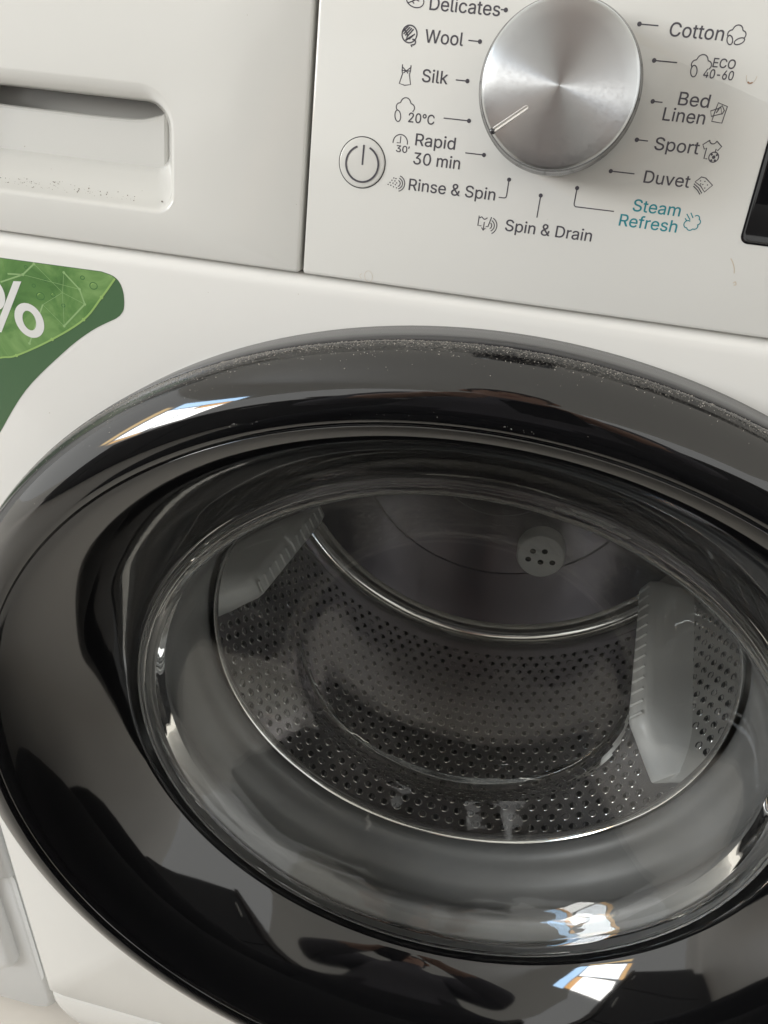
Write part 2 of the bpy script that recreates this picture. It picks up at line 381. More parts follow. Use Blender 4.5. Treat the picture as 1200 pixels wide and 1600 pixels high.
def cap_height():
    cu = bpy.data.curves.new('tmp', 'FONT'); cu.body = 'H'; cu.size = 1.0
    if FNT: cu.font = FNT
    o = bpy.data.objects.new('tmp', cu); C.objects.link(o)
    me = bpy.data.meshes.new_from_object(o.evaluated_get(bpy.context.evaluated_depsgraph_get()))
    h = max(v_.co.y for v_ in me.vertices); bpy.data.objects.remove(o); bpy.data.curves.remove(cu); bpy.data.meshes.remove(me); return h
CAPH = cap_height()
def text(name, s, x0, x1, z0, cap, m, parent, **k): return link(name, text_mesh(s, x0, x1, z0, cap, **k), m, parent, smooth=False)
def arc(cx, cz, r, a0, a1, n_=14, rz=None): return [(cx+r*math.cos(math.radians(a0+(a1-a0)*k/n_)), cz+(rz or r)*math.sin(math.radians(a0+(a1-a0)*k/n_))) for k in range(n_+1)]
def ell(cx, cz, rx, rz, rot=0, n_=28):
    c, s = math.cos(math.radians(rot)), math.sin(math.radians(rot)); o = []
    for k in range(n_+1):
        t = 2*math.pi*(k % n_)/n_; x, z = rx*math.cos(t), rz*math.sin(t); o.append((cx+c*x-s*z, cz+s*x+c*z))
    return o
CAP = 3.75
for s, x0, x1, z0, cap, m_ in [
    ('Delicates', -46.0, -23.1, 88.85, CAP, M_PRINT), ('Wool', -46.4, -33.7, 79.65, CAP, M_PRINT), ('Silk', -45.9, -37.2, 68.2, CAP, M_PRINT),
    ('20°C', -49.1, -40.1, 55.65, 2.95, M_PRINT), ('Rapid', -45.8, -31.9, 48.7, CAP, M_PRINT), ('30 min', -45.8, -29.4, 42.75, CAP, M_PRINT),
    ('30′', -52.3, -47.6, 46.0, 2.1, M_PRINT), ('Rinse & Spin', -46.4, -15.7, 34.2, CAP, M_PRINT), ('Spin & Drain', -10.5, 19.6, 24.85, CAP, M_PRINT),
    ('Cotton', 30.3, 46.6, 87.7, CAP, M_PRINT), ('ECO', 45.5, 52.2, 80.5, 2.5, M_PRINT), ('40-60', 43.4, 52.5, 77.4, 2.5, M_PRINT),
    ('Bed', 37.8, 47.3, 69.15, CAP, M_PRINT), ('Linen', 34.1, 47.2, 64.35, CAP, M_PRINT), ('Sport', 33.6, 47.7, 55.6, CAP, M_PRINT),
    ('Duvet', 32.6, 47.4, 45.4, CAP, M_PRINT), ('Steam', 31.1, 46.7, 36.3, CAP, M_TEAL), ('Refresh', 27.7, 46.9, 31.15, CAP, M_TEAL)]:
    text('program_text', s, x0, x1, z0, cap, m_, cp)
DW = 0.36
for pth in [[(-22.9, 90.7), (-21.3, 90.7)], [(-32, 81.4), (-28.2, 81.35)], [(-34.5, 69.75), (-30.6, 69.75)], [(-37, 58.05), (-28.3, 58.05)],
            [(-28.1, 48.15), (-21.6, 48.15)], [(-14.4, 35.4)]+arc(-12.6, 36.2, 0.8, -90, 0, 6)+[(-11.8, 41.4)], [(-0.2, 30.4), (-0.2, 37.6)],
            [(26.6, 90.15), (20.8, 90.15)], [(34.7, 80.75), (27.6, 80.75)], [(33.0, 69.4), (29.9, 69.4)], [(31.2, 57.9), (27.6, 57.9)],
            [(29.2, 47.7), (21.4, 47.7)], [(25.2, 35.4), (12.2, 35.4), (11.7, 35.7), (11.5, 36.3), (11.5, 41.3)], [(7.0, 101.5), (11.5, 101.2)]]:
    strokes('program_marker', [pth], DW, M_PRINT, cp, [(pth[-1], 0.68)])
IW = 0.33
def cloud(x, z, s=1.0):
    return [arc(x-1.9*s, z-0.1*s, 1.25*s, 235, 90, 8)+arc(x, z+1.1*s, 1.75*s, 165, 15, 10)+arc(x+1.9*s, z-0.1*s, 1.3*s, 90, -55, 8)]
strokes('program_icon', [ell(-51, 91.2, 3.0, 2.0, -15), [(-53.4, 90.2), (-51.5, 91), (-49, 92.2)], [(-51.6, 91), (-51, 92)], [(-50.6, 91.3), (-49.6, 91.0)], [(-51.9, 90.8), (-51.2, 90.2)]], IW, M_PRINT, cp)
yarn = [ell(-51.7, 81.6, 2.5, 2.5)]
for k in (-1.5, -0.9, -0.3, 0.3):
    yarn.append([(-51.7+k-1.1, 81.6-k*0.6-0.7), (-51.7+k+0.9, 81.6-k*0.4+1.6)])
for k in (0.2, 0.8, 1.4):
    yarn.append([(-51.7+k-1.4, 81.6-1.9+k*0.3), (-51.7+k+0.4, 81.6-0.8+k*0.7)])
yarn.append([(-53.6, 82.9), (-52.3, 81.4), (-52.6, 79.6)])
yarn.append(arc(-50.2, 79.4, 0.8, 120, -100, 8)+[(-50.9, 78.5), (-50.4, 78.0)])
strokes('program_icon', yarn, 0.42, M_PRINT, cp)
dress = [(-53.0, 72.7), (-53.0, 71.0), (-52.75, 69.9), (-53.5, 67.0), (-51.6, 66.6), (-49.6, 67.0), (-50.35, 69.9), (-50.1, 71.0), (-50.1, 72.7)]
strokes('program_icon', [dress, [(-53.0, 72.0), (-51.6, 70.9), (-50.1, 72.0)], [(-53.0, 71.0), (-51.6, 70.9), (-50.1, 71.0)], [(-52.4, 70.2), (-51.6, 70.9), (-50.8, 70.2)]], IW, M_PRINT, cp)
strokes('program_icon', cloud(-50.6, 60.1)+[ell(-52.9, 57.2, 1.0, 1.75, 12)], IW, M_PRINT, cp)
strokes('program_icon', [arc(-51.1, 49.0, 2.55, -8, 188, 20), [(-51.1, 51.0), (-51.1, 48.9), (-52.3, 48.9)]], IW, M_PRINT, cp)
strokes('program_icon', [arc(-50.6, 35.9, r, -75, 75, 12) for r in (1.0, 1.8, 2.6)], IW, M_PRINT, cp,
        [((x, z), 0.22) for x, z in [(-53.9, 35.2), (-53.3, 35.9), (-52.7, 36.7), (-52.1, 37.5), (-52.9, 35.0), (-52.2, 35.8), (-51.6, 36.6), (-51.9, 34.6), (-51.3, 35.4), (-50.9, 36.0), (-50.8, 34.4), (-51.3, 37.4)]])
strokes('program_icon', [[(-20.2, 28.7), (-20.2, 25.4), (-18.9, 25.4)], [(-20.0, 28.0)]+catmull([(-19.2, 28.4), (-18.2, 27.7), (-17.2, 28.3)], 4), [(-15.8, 28.7), (-16.6, 25.4), (-17.4, 25.4)], [(-18.1, 26.8), (-18.1, 24.1)], [(-18.8, 24.9), (-18.1, 24.0), (-17.4, 24.9)],
        arc(-16.4, 25.8, 2.0, -60, 65, 8), arc(-16.4, 25.8, 2.9, -60, 65, 10), arc(-16.4, 25.8, 1.1, -60, 60, 6)], IW, M_PRINT, cp)
strokes('program_icon', cloud(50.3, 89.8, 0.85)+[ell(48.7, 88.1, 0.8, 1.3, 25), ell(51.6, 88.0, 1.5, 0.8, 25)], IW, M_PRINT, cp)
strokes('program_icon', cloud(42.1, 80.9, 0.95)+[ell(40.3, 78.9, 0.95, 1.6, 12)], IW, M_PRINT, cp)
strokes('program_icon', [[(50.0, 70.9), (53.0, 70.1), (52.6, 65.3), (49.4, 65.5), (49.6, 68.0), (50.0, 70.9)], [(48.3, 68.4), (51.2, 69.6), (51.8, 67.9), (48.9, 66.9), (48.3, 68.4)], [(50.1, 69.0), (51.4, 70.2), (52.4, 68.9), (51.9, 67.7)], [(50.1, 68.0), (50.7, 69.2)]], IW, M_PRINT, cp)
shirt = [(50.2, 60.0)]+arc(51.4, 60.2, 1.1, 190, 350, 8)+[(52.6, 60.0), (54.4, 58.6), (53.5, 57.3), (52.9, 57.8), (52.9, 56.6)]
strokes('program_icon', [shirt, [(50.2, 60.0), (48.5, 58.6), (49.3, 57.3), (49.9, 57.8), (49.9, 54.6), (50.9, 54.6)], ell(52.8, 55.3, 1.5, 1.5)], IW, M_PRINT, cp,
        [((52.8, 55.3), 0.55), ((52.0, 56.0), 0.34), ((53.6, 56.0), 0.34), ((52.3, 54.3), 0.34), ((53.4, 54.4), 0.34)])
strokes('program_icon', [[(49.0, 47.4), (50.6, 49.1), (52.0, 48.9), (54.7, 47.0), (52.7, 44.7), (51.0, 46.4), (49.0, 47.4)], [(48.8, 46.8), (50.6, 45.7), (52.0, 44.2)], [(48.8, 46.1), (50.4, 45.0), (51.5, 43.8)]], IW, M_PRINT, cp,
        [((x, z), 0.2) for x, z in [(50.6, 47.9), (52.0, 47.9), (51.6, 46.9), (53.1, 46.9), (52.5, 45.9), (50.9, 47.0)]])
steam = arc(50.0, 34.2, 1.2, 60, 250, 10)+arc(51.0, 33.5, 1.1, 200, 330, 8)+arc(52.4, 33.9, 1.0, 270, 400, 8)+arc(53.0, 35.3, 0.9, 290, 440, 8)+arc(52.4, 36.4, 0.9, 340, 500, 8)
strokes('program_icon', [steam, [(48.9, 37.4), (50.4, 35.7)], [(50.1, 37.9), (51.2, 36.4)], [(48.7, 36.0), (49.5, 35.2)]], IW, M_TEAL, cp)

# dried water marks and the rusty drip on the panel
strokes('water_mark', [arc(57.85, 79.2, 1.55, 180, 360, 14, 2.2)], 0.16, M_STAIN, cp)
strokes('rusty_drip', [arc(57.85, 78.6, 1.1, 230, 310, 8, 1.55)], 0.42, M_RUST, cp)
strokes('water_mark', [ell(-57.9, 2.8, 1.5, 2.0, 15), arc(-60.4, 2.6, 0.8, 90, 270)], 0.12, M_STAIN, cp)
strokes('water_mark', [catmull([(66.6, 25.2), (67.6, 24.0), (68.6, 22.2), (69.0, 20.6)], 5), catmull([(69.6, 17.4), (70.2, 17.9), (70.6, 17.0), (69.9, 16.8)], 5)], 0.3, M_STAIN, cp)

# ---- display
def dsp(ins): return rrect(68.3+ins, 262-ins, 30.9+ins, 104-ins, 2.6, 6)
v, f = loops_mesh([L3(dsp(-0.5), 0.5), L3(dsp(-0.5), -0.25), L3(dsp(0.1), -0.4), L3(dsp(0.5), -0.15), L3(dsp(0.8), -0.1)], cap_last=True)
ds = link('display', mesh('display', v, f), M_BLACKGLASS, wm, loc=fas_loc, rot=fas_rot); sharp(ds)
o_ = lambda ins: rrect(69.6+ins, 258-ins, 43+ins, 101-ins, 0.6, 4)
v, f = loops_mesh([L3(o_(0), -0.05), L3(o_(0), -0.45), L3(o_(0.25), -0.55)], cap_last=True)
dw = link('display_window', mesh('display_window', v, f), M_BLACKGLASS, ds); sharp(dw)

# ---- power button
def ring_prof(c, prof, n_=72):
    vs, fs = [], []
    for r, y in prof:
        for k in range(n_):
            a = 2*math.pi*k/n_; vs.append(((c[0]+r*math.cos(a))*MM, y*MM, (c[1]+r*math.sin(a))*MM))
    for i in range(len(prof)-1):
        for k in range(n_):
            k2 = (k+1) % n_; fs.append((i*n_+k, i*n_+k2, (i+1)*n_+k2, (i+1)*n_+k))
    return vs, fs
PB = (-64.0, 41.2)
pv, pf = ring_prof(PB, [(8.15, 0.05), (8.15, -0.30), (8.0, -0.48), (7.7, -0.55), (4, -0.75), (0.01, -0.8)])
pb = link('power_button', mesh('power_button', pv, pf), M_PANEL, wm, loc=fas_loc, rot=fas_rot); sharp(pb, 60)
link('button_gap', mesh('button_gap', *ring_prof(PB, [(8.5, -0.04), (8.1, -0.05)])), M_DARKGAP, pb)
ps = [arc(PB[0]+0.2, PB[1]-0.4, 5.85, 112, 428, 60), [(PB[0]+0.3, 47.0), (PB[0]+0.3, 40.5)]]
vs_, fs_ = stroke_geom(ps, 0.62, y=-0.85)
link('power_symbol', mesh('power_symbol', vs_, fs_), M_PRINT, pb, smooth=False)

# ---- programme knob, axis normal to the panel
KC = (0.0, 69.0); KH = 29.6
kn = link('program_knob', mesh('program_knob', *ring_prof((0, 0), [(24.2, -0.05), (24.2, -1.2), (24.5, -1.8), (24.8, -3), (24.9, -12), (24.5, -20), (23.9, -22.9)], 128)), M_RING, wm)
kn.location = (0, KC[1]*math.sin(TILT)*MM, (HZ+KC[1]*math.cos(TILT))*MM); kn.rotation_euler = fas_rot; sharp(kn)
kv, kf = ring_prof((0, 0), [(23.9, -22.9), (23.6, -24.6), (23.2, -26.5), (22.6, -27.4)], 128)
ks = link('knob_band', mesh('knob_band', kv, kf), mat('dark_chrome', (0.13, 0.13, 0.135), 0.2, metal=1.0), kn); sharp(ks)
prof = [(22.6, -27.3), (22.95, -28.2), (22.85, -28.95), (22.45, -29.45), (21.9, -29.6)]+[(r, -29.6-0.35*(1-(r/21.9)**2)) for r in (18, 14, 10, 7, 5, 3.5, 2.4, 1.6, 1.0, 0.5, 0.2, 0.02)]
kc_ = link('knob_cap', mesh('knob_cap', *ring_prof((0, 0), prof, 160)), M_SPUN, kn)
# pointer: a raised clear rib from the edge inwards
pa = math.radians(218.5); ca, sa = math.cos(pa), math.sin(pa)
def kp(r, t, y): return ((r*ca-t*sa)*MM, y*MM, (r*sa+t*ca)*MM)
vs_, fs_ = [], []
rows = [(22.7, 0.75), (22.0, 0.85), (16, 0.85), (10.9, 0.85), (10.4, 0.6), (10.2, 0.2)]
for r, w in rows:
    for t, y in ((-w, -29.5), (-w*0.75, -30.25), (-w*0.35, -30.3), (0, -30.02), (w*0.35, -30.3), (w*0.75, -30.25), (w, -29.5)): vs_.append(kp(r, t, y))
for i in range(len(rows)-1):
    for k in range(6): fs_.append((i*7+k, i*7+k+1, (i+1)*7+k+1, (i+1)*7+k))
fs_.append(tuple(range(7)))
pr = link('pointer_groove', mesh('pointer_groove', vs_, fs_), mat('pointer_metal', (0.80, 0.78, 0.74), 0.3, metal=0.6), kn); sharp(pr, 60)
v, f = ring_prof((0, 0), [(0.95, -28.5), (0.95, -30.1), (0.6, -30.35), (0.02, -30.4)], 16)
link('pointer_tip', mesh('pointer_tip', [(a+22.35*ca*MM, b_, c+22.35*sa*MM) for a, b_, c in v], f), M_RING, kn)

# ---- door
door_prof = [(262, 6), (270.5, 3), (272.2, 0), (272.9, -6), (273.6, -12), (274, -18.6), (273.6, -19.4), (272.6, -19.6)]
dv, df = lathe(door_prof, 256)
door = link('door', mesh('door', dv, df), M_RING, wm); sharp(door, 50)
rim_ctrl = [(272.4, -19.4), (273.6, -20.6), (273.4, -23.5), (271.6, -28), (267.5, -33), (261.5, -37.2), (255, -38.9), (250.5, -38.2), (248.2, -36.9)]
rim = catmull(rim_ctrl, 5)+[(247.6, -36.4), (247.3, -35.7), (246.7, -36.2)]
rv, rf = lathe(rim, 256)
rm = link('door_rim', mesh('door_rim', rv, rf), M_RIM, door); sharp(rm, 50)
fun_ctrl = [(246.7, -36.2), (242, -34), (234, -28), (225, -19.5), (216, -9.8), (208, 0.2), (201, 9.7), (196, 17.5), (193.6, 23), (192.9, 32)]
fun = catmull(fun_ctrl, 4)
fv, ff = lathe(fun, 256)
fo = link('door_bezel', mesh('door_bezel', fv, ff), M_RIM, door); sharp(fo, 60)
# glass bowl: ridged lip, conical wall, domed end
outer = [(192.0, 30), (191.6, 26.4), (190.9, 25.3), (190.1, 25.9), (189.4, 24.9), (188.6, 25.4), (187.9, 24.5), (187.0, 24.9), (186.0, 24.4)]
wall = catmull([(186, 24.4), (182.8, 26), (179.6, 31), (175.5, 39), (167, 48.5), (150, 64), (132, 80), (120, 90.5), (114.5, 95.3), (110.5, 97.6), (106, 98.3), (100, 98.3)], 5)
endf = [(r, 98.3-7.0*(1-(r/100)**2)) for r in (92, 80, 66, 50, 34, 18, 6, 0.05)]
front = outer+wall+endf
inner = [(0.05, 97.8)]+[(r, 97.8+6.5*(r/100)**2) for r in (6, 18, 34, 50, 66, 80)]+catmull([(90, 103.4), (101, 104.6), (110, 103.9), (117.5, 101.0), (125, 95.6), (137, 85), (155, 69), (172, 53.4), (180, 43), (184.5, 36.5), (187, 33), (190, 32.4)], 5)
gv, gf = lathe(front+inner, 256)
gb = link('glass_bowl', mesh('glass_bowl', gv, gf), M_GLASS, door); sharp(gb, 60); gb.data.materials.append(M_LENS)
for p_ in gb.data.polygons:
    rr_ = math.hypot(p_.center.x, p_.center.z)/MM; p_.material_index = 1 if rr_ > 181 or abs(rr_-110.5) < 7*max(0.0, -p_.center.z/MM/rr_)**0.6 else 0

# ---- rubber gasket and drum
gk_ctrl = [(214, 20), (211, 29), (205, 36), (196, 40), (188, 44), (185, 50), (189, 57), (196, 66), (197, 78), (190, 88), (182, 94), (178.5, 100), (180, 108)]
kv, kf = lathe(catmull(gk_ctrl, 5), 192)
gk = link('rubber_gasket', mesh('rubber_gasket', kv, kf), M_RUBBER, wm); sharp(gk, 70)
DR, DY0, DY1 = 245.0, 108.0, 430.0
drum_prof = [(177.5, 110), (175.6, 105), (174, 103.4), (172.4, 105), (173, 109)]+catmull([(178, 115), (188, 117.5), (205, 119), (228, 120.5), (240, 123), (244.6, 128), (245, 136)], 4)+[(245, 200), (245, 300), (245, 408), (243, 420), (235, 428), (220, 430)]
kv, kf = lathe(drum_prof, 192)
drum = link('drum', mesh('drum', kv, kf), M_STEEL, wm); sharp(drum, 60)
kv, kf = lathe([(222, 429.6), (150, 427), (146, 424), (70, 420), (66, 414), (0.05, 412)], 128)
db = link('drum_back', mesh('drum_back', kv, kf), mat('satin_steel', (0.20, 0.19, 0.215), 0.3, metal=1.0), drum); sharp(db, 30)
lat = math.radians
lift_angles = (-40, 80, 200)
# perforation: pressed holes with a raised rim, thousands of them
hv, hf = [], []
row = 0
y = 139.0
while y < 405:
    na = 126
    for k in range(na):
        a = 2*math.pi*(k+0.5*(row % 2))/na
        if any(abs((math.degrees(a)-t+180) % 360-180) < 6.5 for t in lift_angles) and y > 190: continue
        ct, st = math.cos(a), math.sin(a)
        e_r = Vector((ct, 0, st)); e_t = Vector((-st, 0, ct)); e_y = Vector((0, 1, 0)); c0 = e_r*DR+e_y*y
        base = len(hv); K = 8
        for rad, dep in ((4.2, 0.05), (3.5, -0.7), (3.0, -0.6), (2.8, 0.4)):
            for q in range(K):
                t = 2*math.pi*q/K; p_ = c0+e_t*(rad*math.cos(t))+e_y*(rad*math.sin(t))+e_r*min(dep, -0.02 if dep < 0.3 else -0.03)
                hv.append(p_*MM)
        for i in range(3):
            for q in range(K):
                q2 = (q+1) % K; hf.append((base+i*K+q, base+i*K+q2, base+(i+1)*K+q2, base+(i+1)*K+q))
        hf.append(tuple(base+3*K+q for q in range(K)))
    y += 11.2; row += 1
me = mesh('perforation', hv, hf); me.materials.append(M_STEEL); me.materials.append(M_HOLE)
for p_ in me.polygons:
    if len(p_.vertices) == 8 or (p_.index % 25) >= 16: p_.material_index = 1
pf_ = link('perforation', me, None, drum); pf_['kind'] = 'stuff'
# three lifters with ribs and holes
def lifter(angle):
    def frame(u):
        a_ = lat(angle+8.5*u-1); return Vector((-math.cos(a_), 0, -math.sin(a_))), Vector((-math.sin(a_), 0, math.cos(a_)))
    ct, st = math.cos(lat(angle)), math.sin(lat(angle))
    e_r = Vector((-ct, 0, -st)); e_t = Vector((-st, 0, ct)); e_y = Vector((0, 1, 0))
    vs, fs = [], []; prev = None; ns = 26
    for i in range(ns+1):
        u = i/ns; yy = 200+(418-200)*u
        taper = math.sin(min(1, u*5+0.06)*math.pi/2)*math.sin(min(1, (1-u)*9+0.2)*math.pi/2)
        h = 46*taper; wb = 25*(0.55+0.45*taper); wt = 11*taper+2
        h += 0.8*math.sin(i*math.pi)  # ridge
        prof_ = [(-wb, -1), (-wb*0.82, h*0.35), (-wt, h*0.86), (-wt*0.5, h), (wt*0.5, h), (wt, h*0.86), (wb*0.82, h*0.35), (wb, -1)]
        for t, hh in prof_: e_r, e_t = frame(u); vs.append((e_r*(hh-DR)+e_t*t+e_y*yy)*MM)
    for i in range(ns):
        for k in range(7): fs.append((i*8+k, i*8+k+1, (i+1)*8+k+1, (i+1)*8+k))
    fs.append(tuple(range(8))); fs.append(tuple(ns*8+k for k in range(8)))
    o = link('lifter', mesh('lifter', vs, fs), M_LIFTER, drum); sharp(o, 50)
    return o, frame, e_y
for an in lift_angles:
    o, frame, e_y = lifter(an)
    # ribs along the crest and drain holes on the flanks
    vs, fs = [], []
    for i in range(13):
        yy = 232+i*13.5; e_r, e_t = frame((yy-200)/218)
        b_ = len(vs)
        for t, hh, dy in ((-7, 46.1, -2), (7, 46.1, -2), (7, 46.1, 2), (-7, 46.1, 2), (-6, 47.3, -1), (6, 47.3, -1), (6, 47.3, 1), (-6, 47.3, 1)):
            vs.append((e_r*(hh-DR)+e_t*t+e_y*(yy+dy))*MM)
        fs += [tuple(b_+q for q in t_) for t_ in ((4, 5, 6, 7), (0, 1, 5, 4), (1, 2, 6, 5), (2, 3, 7, 6), (3, 0, 4, 7))]
    me = mesh('lifter_ribs', vs, fs)
    # joined into the lifter's own mesh
    bm = bmesh.new(); bm.from_mesh(o.data); bm.from_mesh(me); bm.to_mesh(o.data); bm.free()

fc = Vector((58, 411, -100))
def disc_loop(rx, rz, yy, n_=36): return [((fc.x+rx*math.cos(2*math.pi*k/n_))*MM, yy*MM, (fc.z+rz*math.sin(2*math.pi*k/n_))*MM) for k in range(n_)]
cv = link('drain_cover', mesh('drain_cover', *loops_mesh([disc_loop(25, 27, 422), disc_loop(25, 27, 406), disc_loop(23.5, 25.5, 403.5), disc_loop(18, 20, 402.6)], cap_last=True)), M_LIFTER, drum); sharp(cv)
for dx, dz in ((-9, 6), (3, 8), (-12, -5), (1, -6), (13, -4)):
    hv_, hf_ = disc_geom((fc.x+dx, fc.z+dz), 3.1, 402.4); link('drain_hole', mesh('drain_hole', hv_, hf_), M_HOLE, drum, smooth=False)

# ================================================================== DUST AND FLECKS ON THE DOOR
def rim_point(a, s):
    """s 0..1 along the rim profile"""
    i = min(int(s*(len(rim_ctrl)-1)), len(rim_ctrl)-2); t = s*(len(rim_ctrl)-1)-i
    R = rim_ctrl[i][0]*(1-t)+rim_ctrl[i+1][0]*t; yy = rim_ctrl[i][1]*(1-t)+rim_ctrl[i+1][1]*t
    return Vector((R*math.cos(a), yy, R*math.sin(a)))
def specks(pts):
    vs, fs = [], []
    for c, r in pts:
        b_ = len(vs)
        for q in ((1, 1, 1), (1, -1, -1), (-1, 1, -1), (-1, -1, 1)):
            j = Vector(q)*r*0.6+Vector((random.uniform(-1, 1), random.uniform(-1, 1), random.uniform(-1, 1)))*r*0.4
            vs.append((c+j)*MM)
        fs += [(b_, b_+1, b_+2), (b_, b_+3, b_+1), (b_, b_+2, b_+3), (b_+1, b_+3, b_+2)]
    return vs, fs
pts = []
for _ in range(6000):
    a = math.radians(random.triangular(42, 142, 112)); s = 0.10+abs(random.gauss(0, 0.14))
    if s > 0.75: continue
    pts.append((rim_point(a, s), random.choice((0.10, 0.13, 0.16, 0.2, 0.26, 0.36))*random.uniform(0.7, 1.2)))
for _ in range(420):
    a = random.uniform(0, 2*math.pi); s = random.uniform(0.1, 0.95)
    pts.append((rim_point(a, s), random.uniform(0.09, 0.22)))
du = link('dust', mesh('dust', *specks(pts)), M_DUST, None, loc=(0, 0, OZ)); du['kind'] = 'stuff'
du['label'] = 'pale dust lying along the top of the black door rim'
pts = []
for a, s, n_ in ((112.5, .77, 7), (110.5, .79, 8), (102, .80, 4), (99.5, .81, 9), (97.2, .82, 7), (95.3, .82, 5), (89.5, .83, 6), (87.7, .84, 5), (66, .86, 7)):
    for k in range(n_):
        pts.append((rim_point(math.radians(a+random.uniform(-.45, .45)), s+random.uniform(-.012, .012)), random.uniform(.16, .42)))
fl = link('flecks', mesh('flecks', *specks(pts)), M_CHIP, None, loc=(0, 0, OZ)); fl['kind'] = 'stuff'
fl['label'] = 'white flecks of dried detergent on the inner door rim'

# ================================================================== GREEN STICKER
M_STK = mat('dark_green_print', (0.075, 0.155, 0.075), 0.35)
n = noise(M_STK.node_tree, 12, 3); rr = ramp(M_STK.node_tree, n.outputs['Fac'], [(0.3, (0.068, 0.145, 0.068)), (0.7, (0.085, 0.17, 0.08))])
M_STK.node_tree.links.new(rr.outputs[0], M_STK.node_tree.nodes['Principled BSDF'].inputs['Base Color'])
M_LEAF = mat('leaf_print', (0.13, 0.29, 0.075), 0.35)
n = noise(M_LEAF.node_tree, 55, 5, 0.6, 0.7); rr = ramp(M_LEAF.node_tree, n.outputs['Fac'], [(0.28, (0.055, 0.155, 0.04)), (0.48, (0.125, 0.265, 0.075)), (0.75, (0.27, 0.44, 0.16))])
M_LEAF.node_tree.links.new(rr.outputs[0], M_LEAF.node_tree.nodes['Principled BSDF'].inputs['Base Color'])
M_VEIN = mat('leaf_edge_print', (0.33, 0.52, 0.16), 0.35)
M_WEB = mat('pale_line_print', (0.32, 0.50, 0.22), 0.35)
M_WPRINT = mat('white_print', (0.80, 0.80, 0.78), 0.35)
stk_out = catmull([(-229.6, 188.8), (-211.8, 213.3), (-189.6, 235.0), (-175, 246.8), (-163.2, 253.8)], 5)+catmull([(-161.2, 255.4), (-159.2, 258.6), (-158.6, 264.5), (-159.8, 269.2), (-162.6, 271.6), (-167.4, 272.7)], 4)+[(-286, 271.6), (-286, 188)]+catmull([(-286, 188), (-268, 140), (-252, 152), (-240, 172), (-229.6, 188.8)], 4)[5:-1]
def flat(pts, y): return [(x*MM, y*MM, z*MM) for x, z in pts], [tuple(range(len(pts)))]
stk = link('sticker', mesh('sticker', *loops_mesh([L3(stk_out, -0.02), L3(stk_out, -0.12)], cap_last=True)), M_STK, None, smooth=False, loc=(0, 0, OZ))
stk['label'] = 'green leaf sticker with white percent sign on the front panel beside the door'; stk['category'] = 'sticker'
leaf_edge = catmull([(-286, 214), (-262, 216), (-240, 220), (-222, 227.2), (-213, 229.8), (-194.2, 240.1), (-178, 251.2), (-168.5, 262), (-161.6, 270.6)], 6)
leaf = leaf_edge+[(-163.0, 271.6), (-167.4, 272.5), (-285.8, 271.4)]
link('leaf_picture', mesh('leaf_picture', *flat(leaf, -0.17)), M_LEAF, stk, smooth=False)
link('leaf_edge', mesh('leaf_edge', *merge(stroke_geom([leaf_edge], 0.75, -0.24), *[disc_geom(leaf_edge[i], 0.75, -0.26) for i in (24, 30, 36, 42)])), M_VEIN, stk, smooth=False)
import itertools
P_ = dict(a=(-203, 266.6), b=(-197, 271.8), c=(-186, 261.5), d=(-178, 264), e=(-176.5, 258), f=(-187.5, 247), g=(-205.5, 236.5), h=(-214, 262), i=(-184, 270), j=(-210, 266), k=(-196, 255))
web = [(P_['a'], P_['b']), (P_['a'], P_['j']), (P_['d'], P_['e']), (P_['e'], P_['f']), (P_['d'], P_['i']), (P_['g'], P_['k']), (P_['a'], P_['h'])]
thin = [(P_['c'], P_['e']), (P_['c'], P_['b']), (P_['a'], P_['d']), (P_['c'], P_['f']), (P_['k'], P_['c']), (P_['i'], P_['c']), (P_['f'], P_['k'])]
link('leaf_lines', mesh('leaf_lines', *merge(stroke_geom(web, 0.62, -0.22), stroke_geom(thin, 0.16, -0.21), *[disc_geom(P_[q], 0.62, -0.24, 10) for q in 'abdefgi'])), M_WEB, stk, smooth=False)
drops = [ell(x, z, r, r*.8, 20) for x, z, r in [(-196.5, 258.5, 1.9), (-190.5, 259.8, 1.0), (-198.8, 262.6, .8), (-171.5, 266.3, 1.7), (-186.5, 256, .8), (-176, 269, .9), (-201, 270, .7), (-193, 265.5, .6)]]
link('water_drop_picture', mesh('water_drop_picture', *stroke_geom(drops, 0.34, -0.20)), mat('drop_print', (0.06, 0.17, 0.05), 0.35), stk, smooth=False)
link('drop_glint', mesh('drop_glint', *stroke_geom([arc(x, z, r*.6, 80, 170, 6) for x, z, r in [(-196.5, 258.5, 1.9), (-190.5, 259.8, 1.0), (-171.5, 266.3, 1.7)]], 0.3, -0.21)), M_VEIN, stk, smooth=False)
def ringflat(c, ro, ri, y, n_=40):
    vs = [((c[0]+r[0]*math.cos(2*math.pi*k/n_))*MM, y*MM, (c[1]+r[1]*math.sin(2*math.pi*k/n_))*MM) for r in (ro, ri) for k in range(n_)]
    return vs, [(k, (k+1) % n_, n_+(k+1) % n_, n_+k) for k in range(n_)]
pct = merge(ringflat((-203.6, 247.0), (6.8, 7.6), (3.1, 4.3), -0.28), ringflat((-219.9, 256.6), (6.8, 7.6), (3.1, 4.3), -0.28),
            flat([(-207.8, 263.3), (-204.2, 263.6), (-218.2, 239.6), (-221.8, 239.2)], -0.28))
link('percent_sign', mesh('percent_sign', *pct), M_WPRINT, stk, smooth=False)

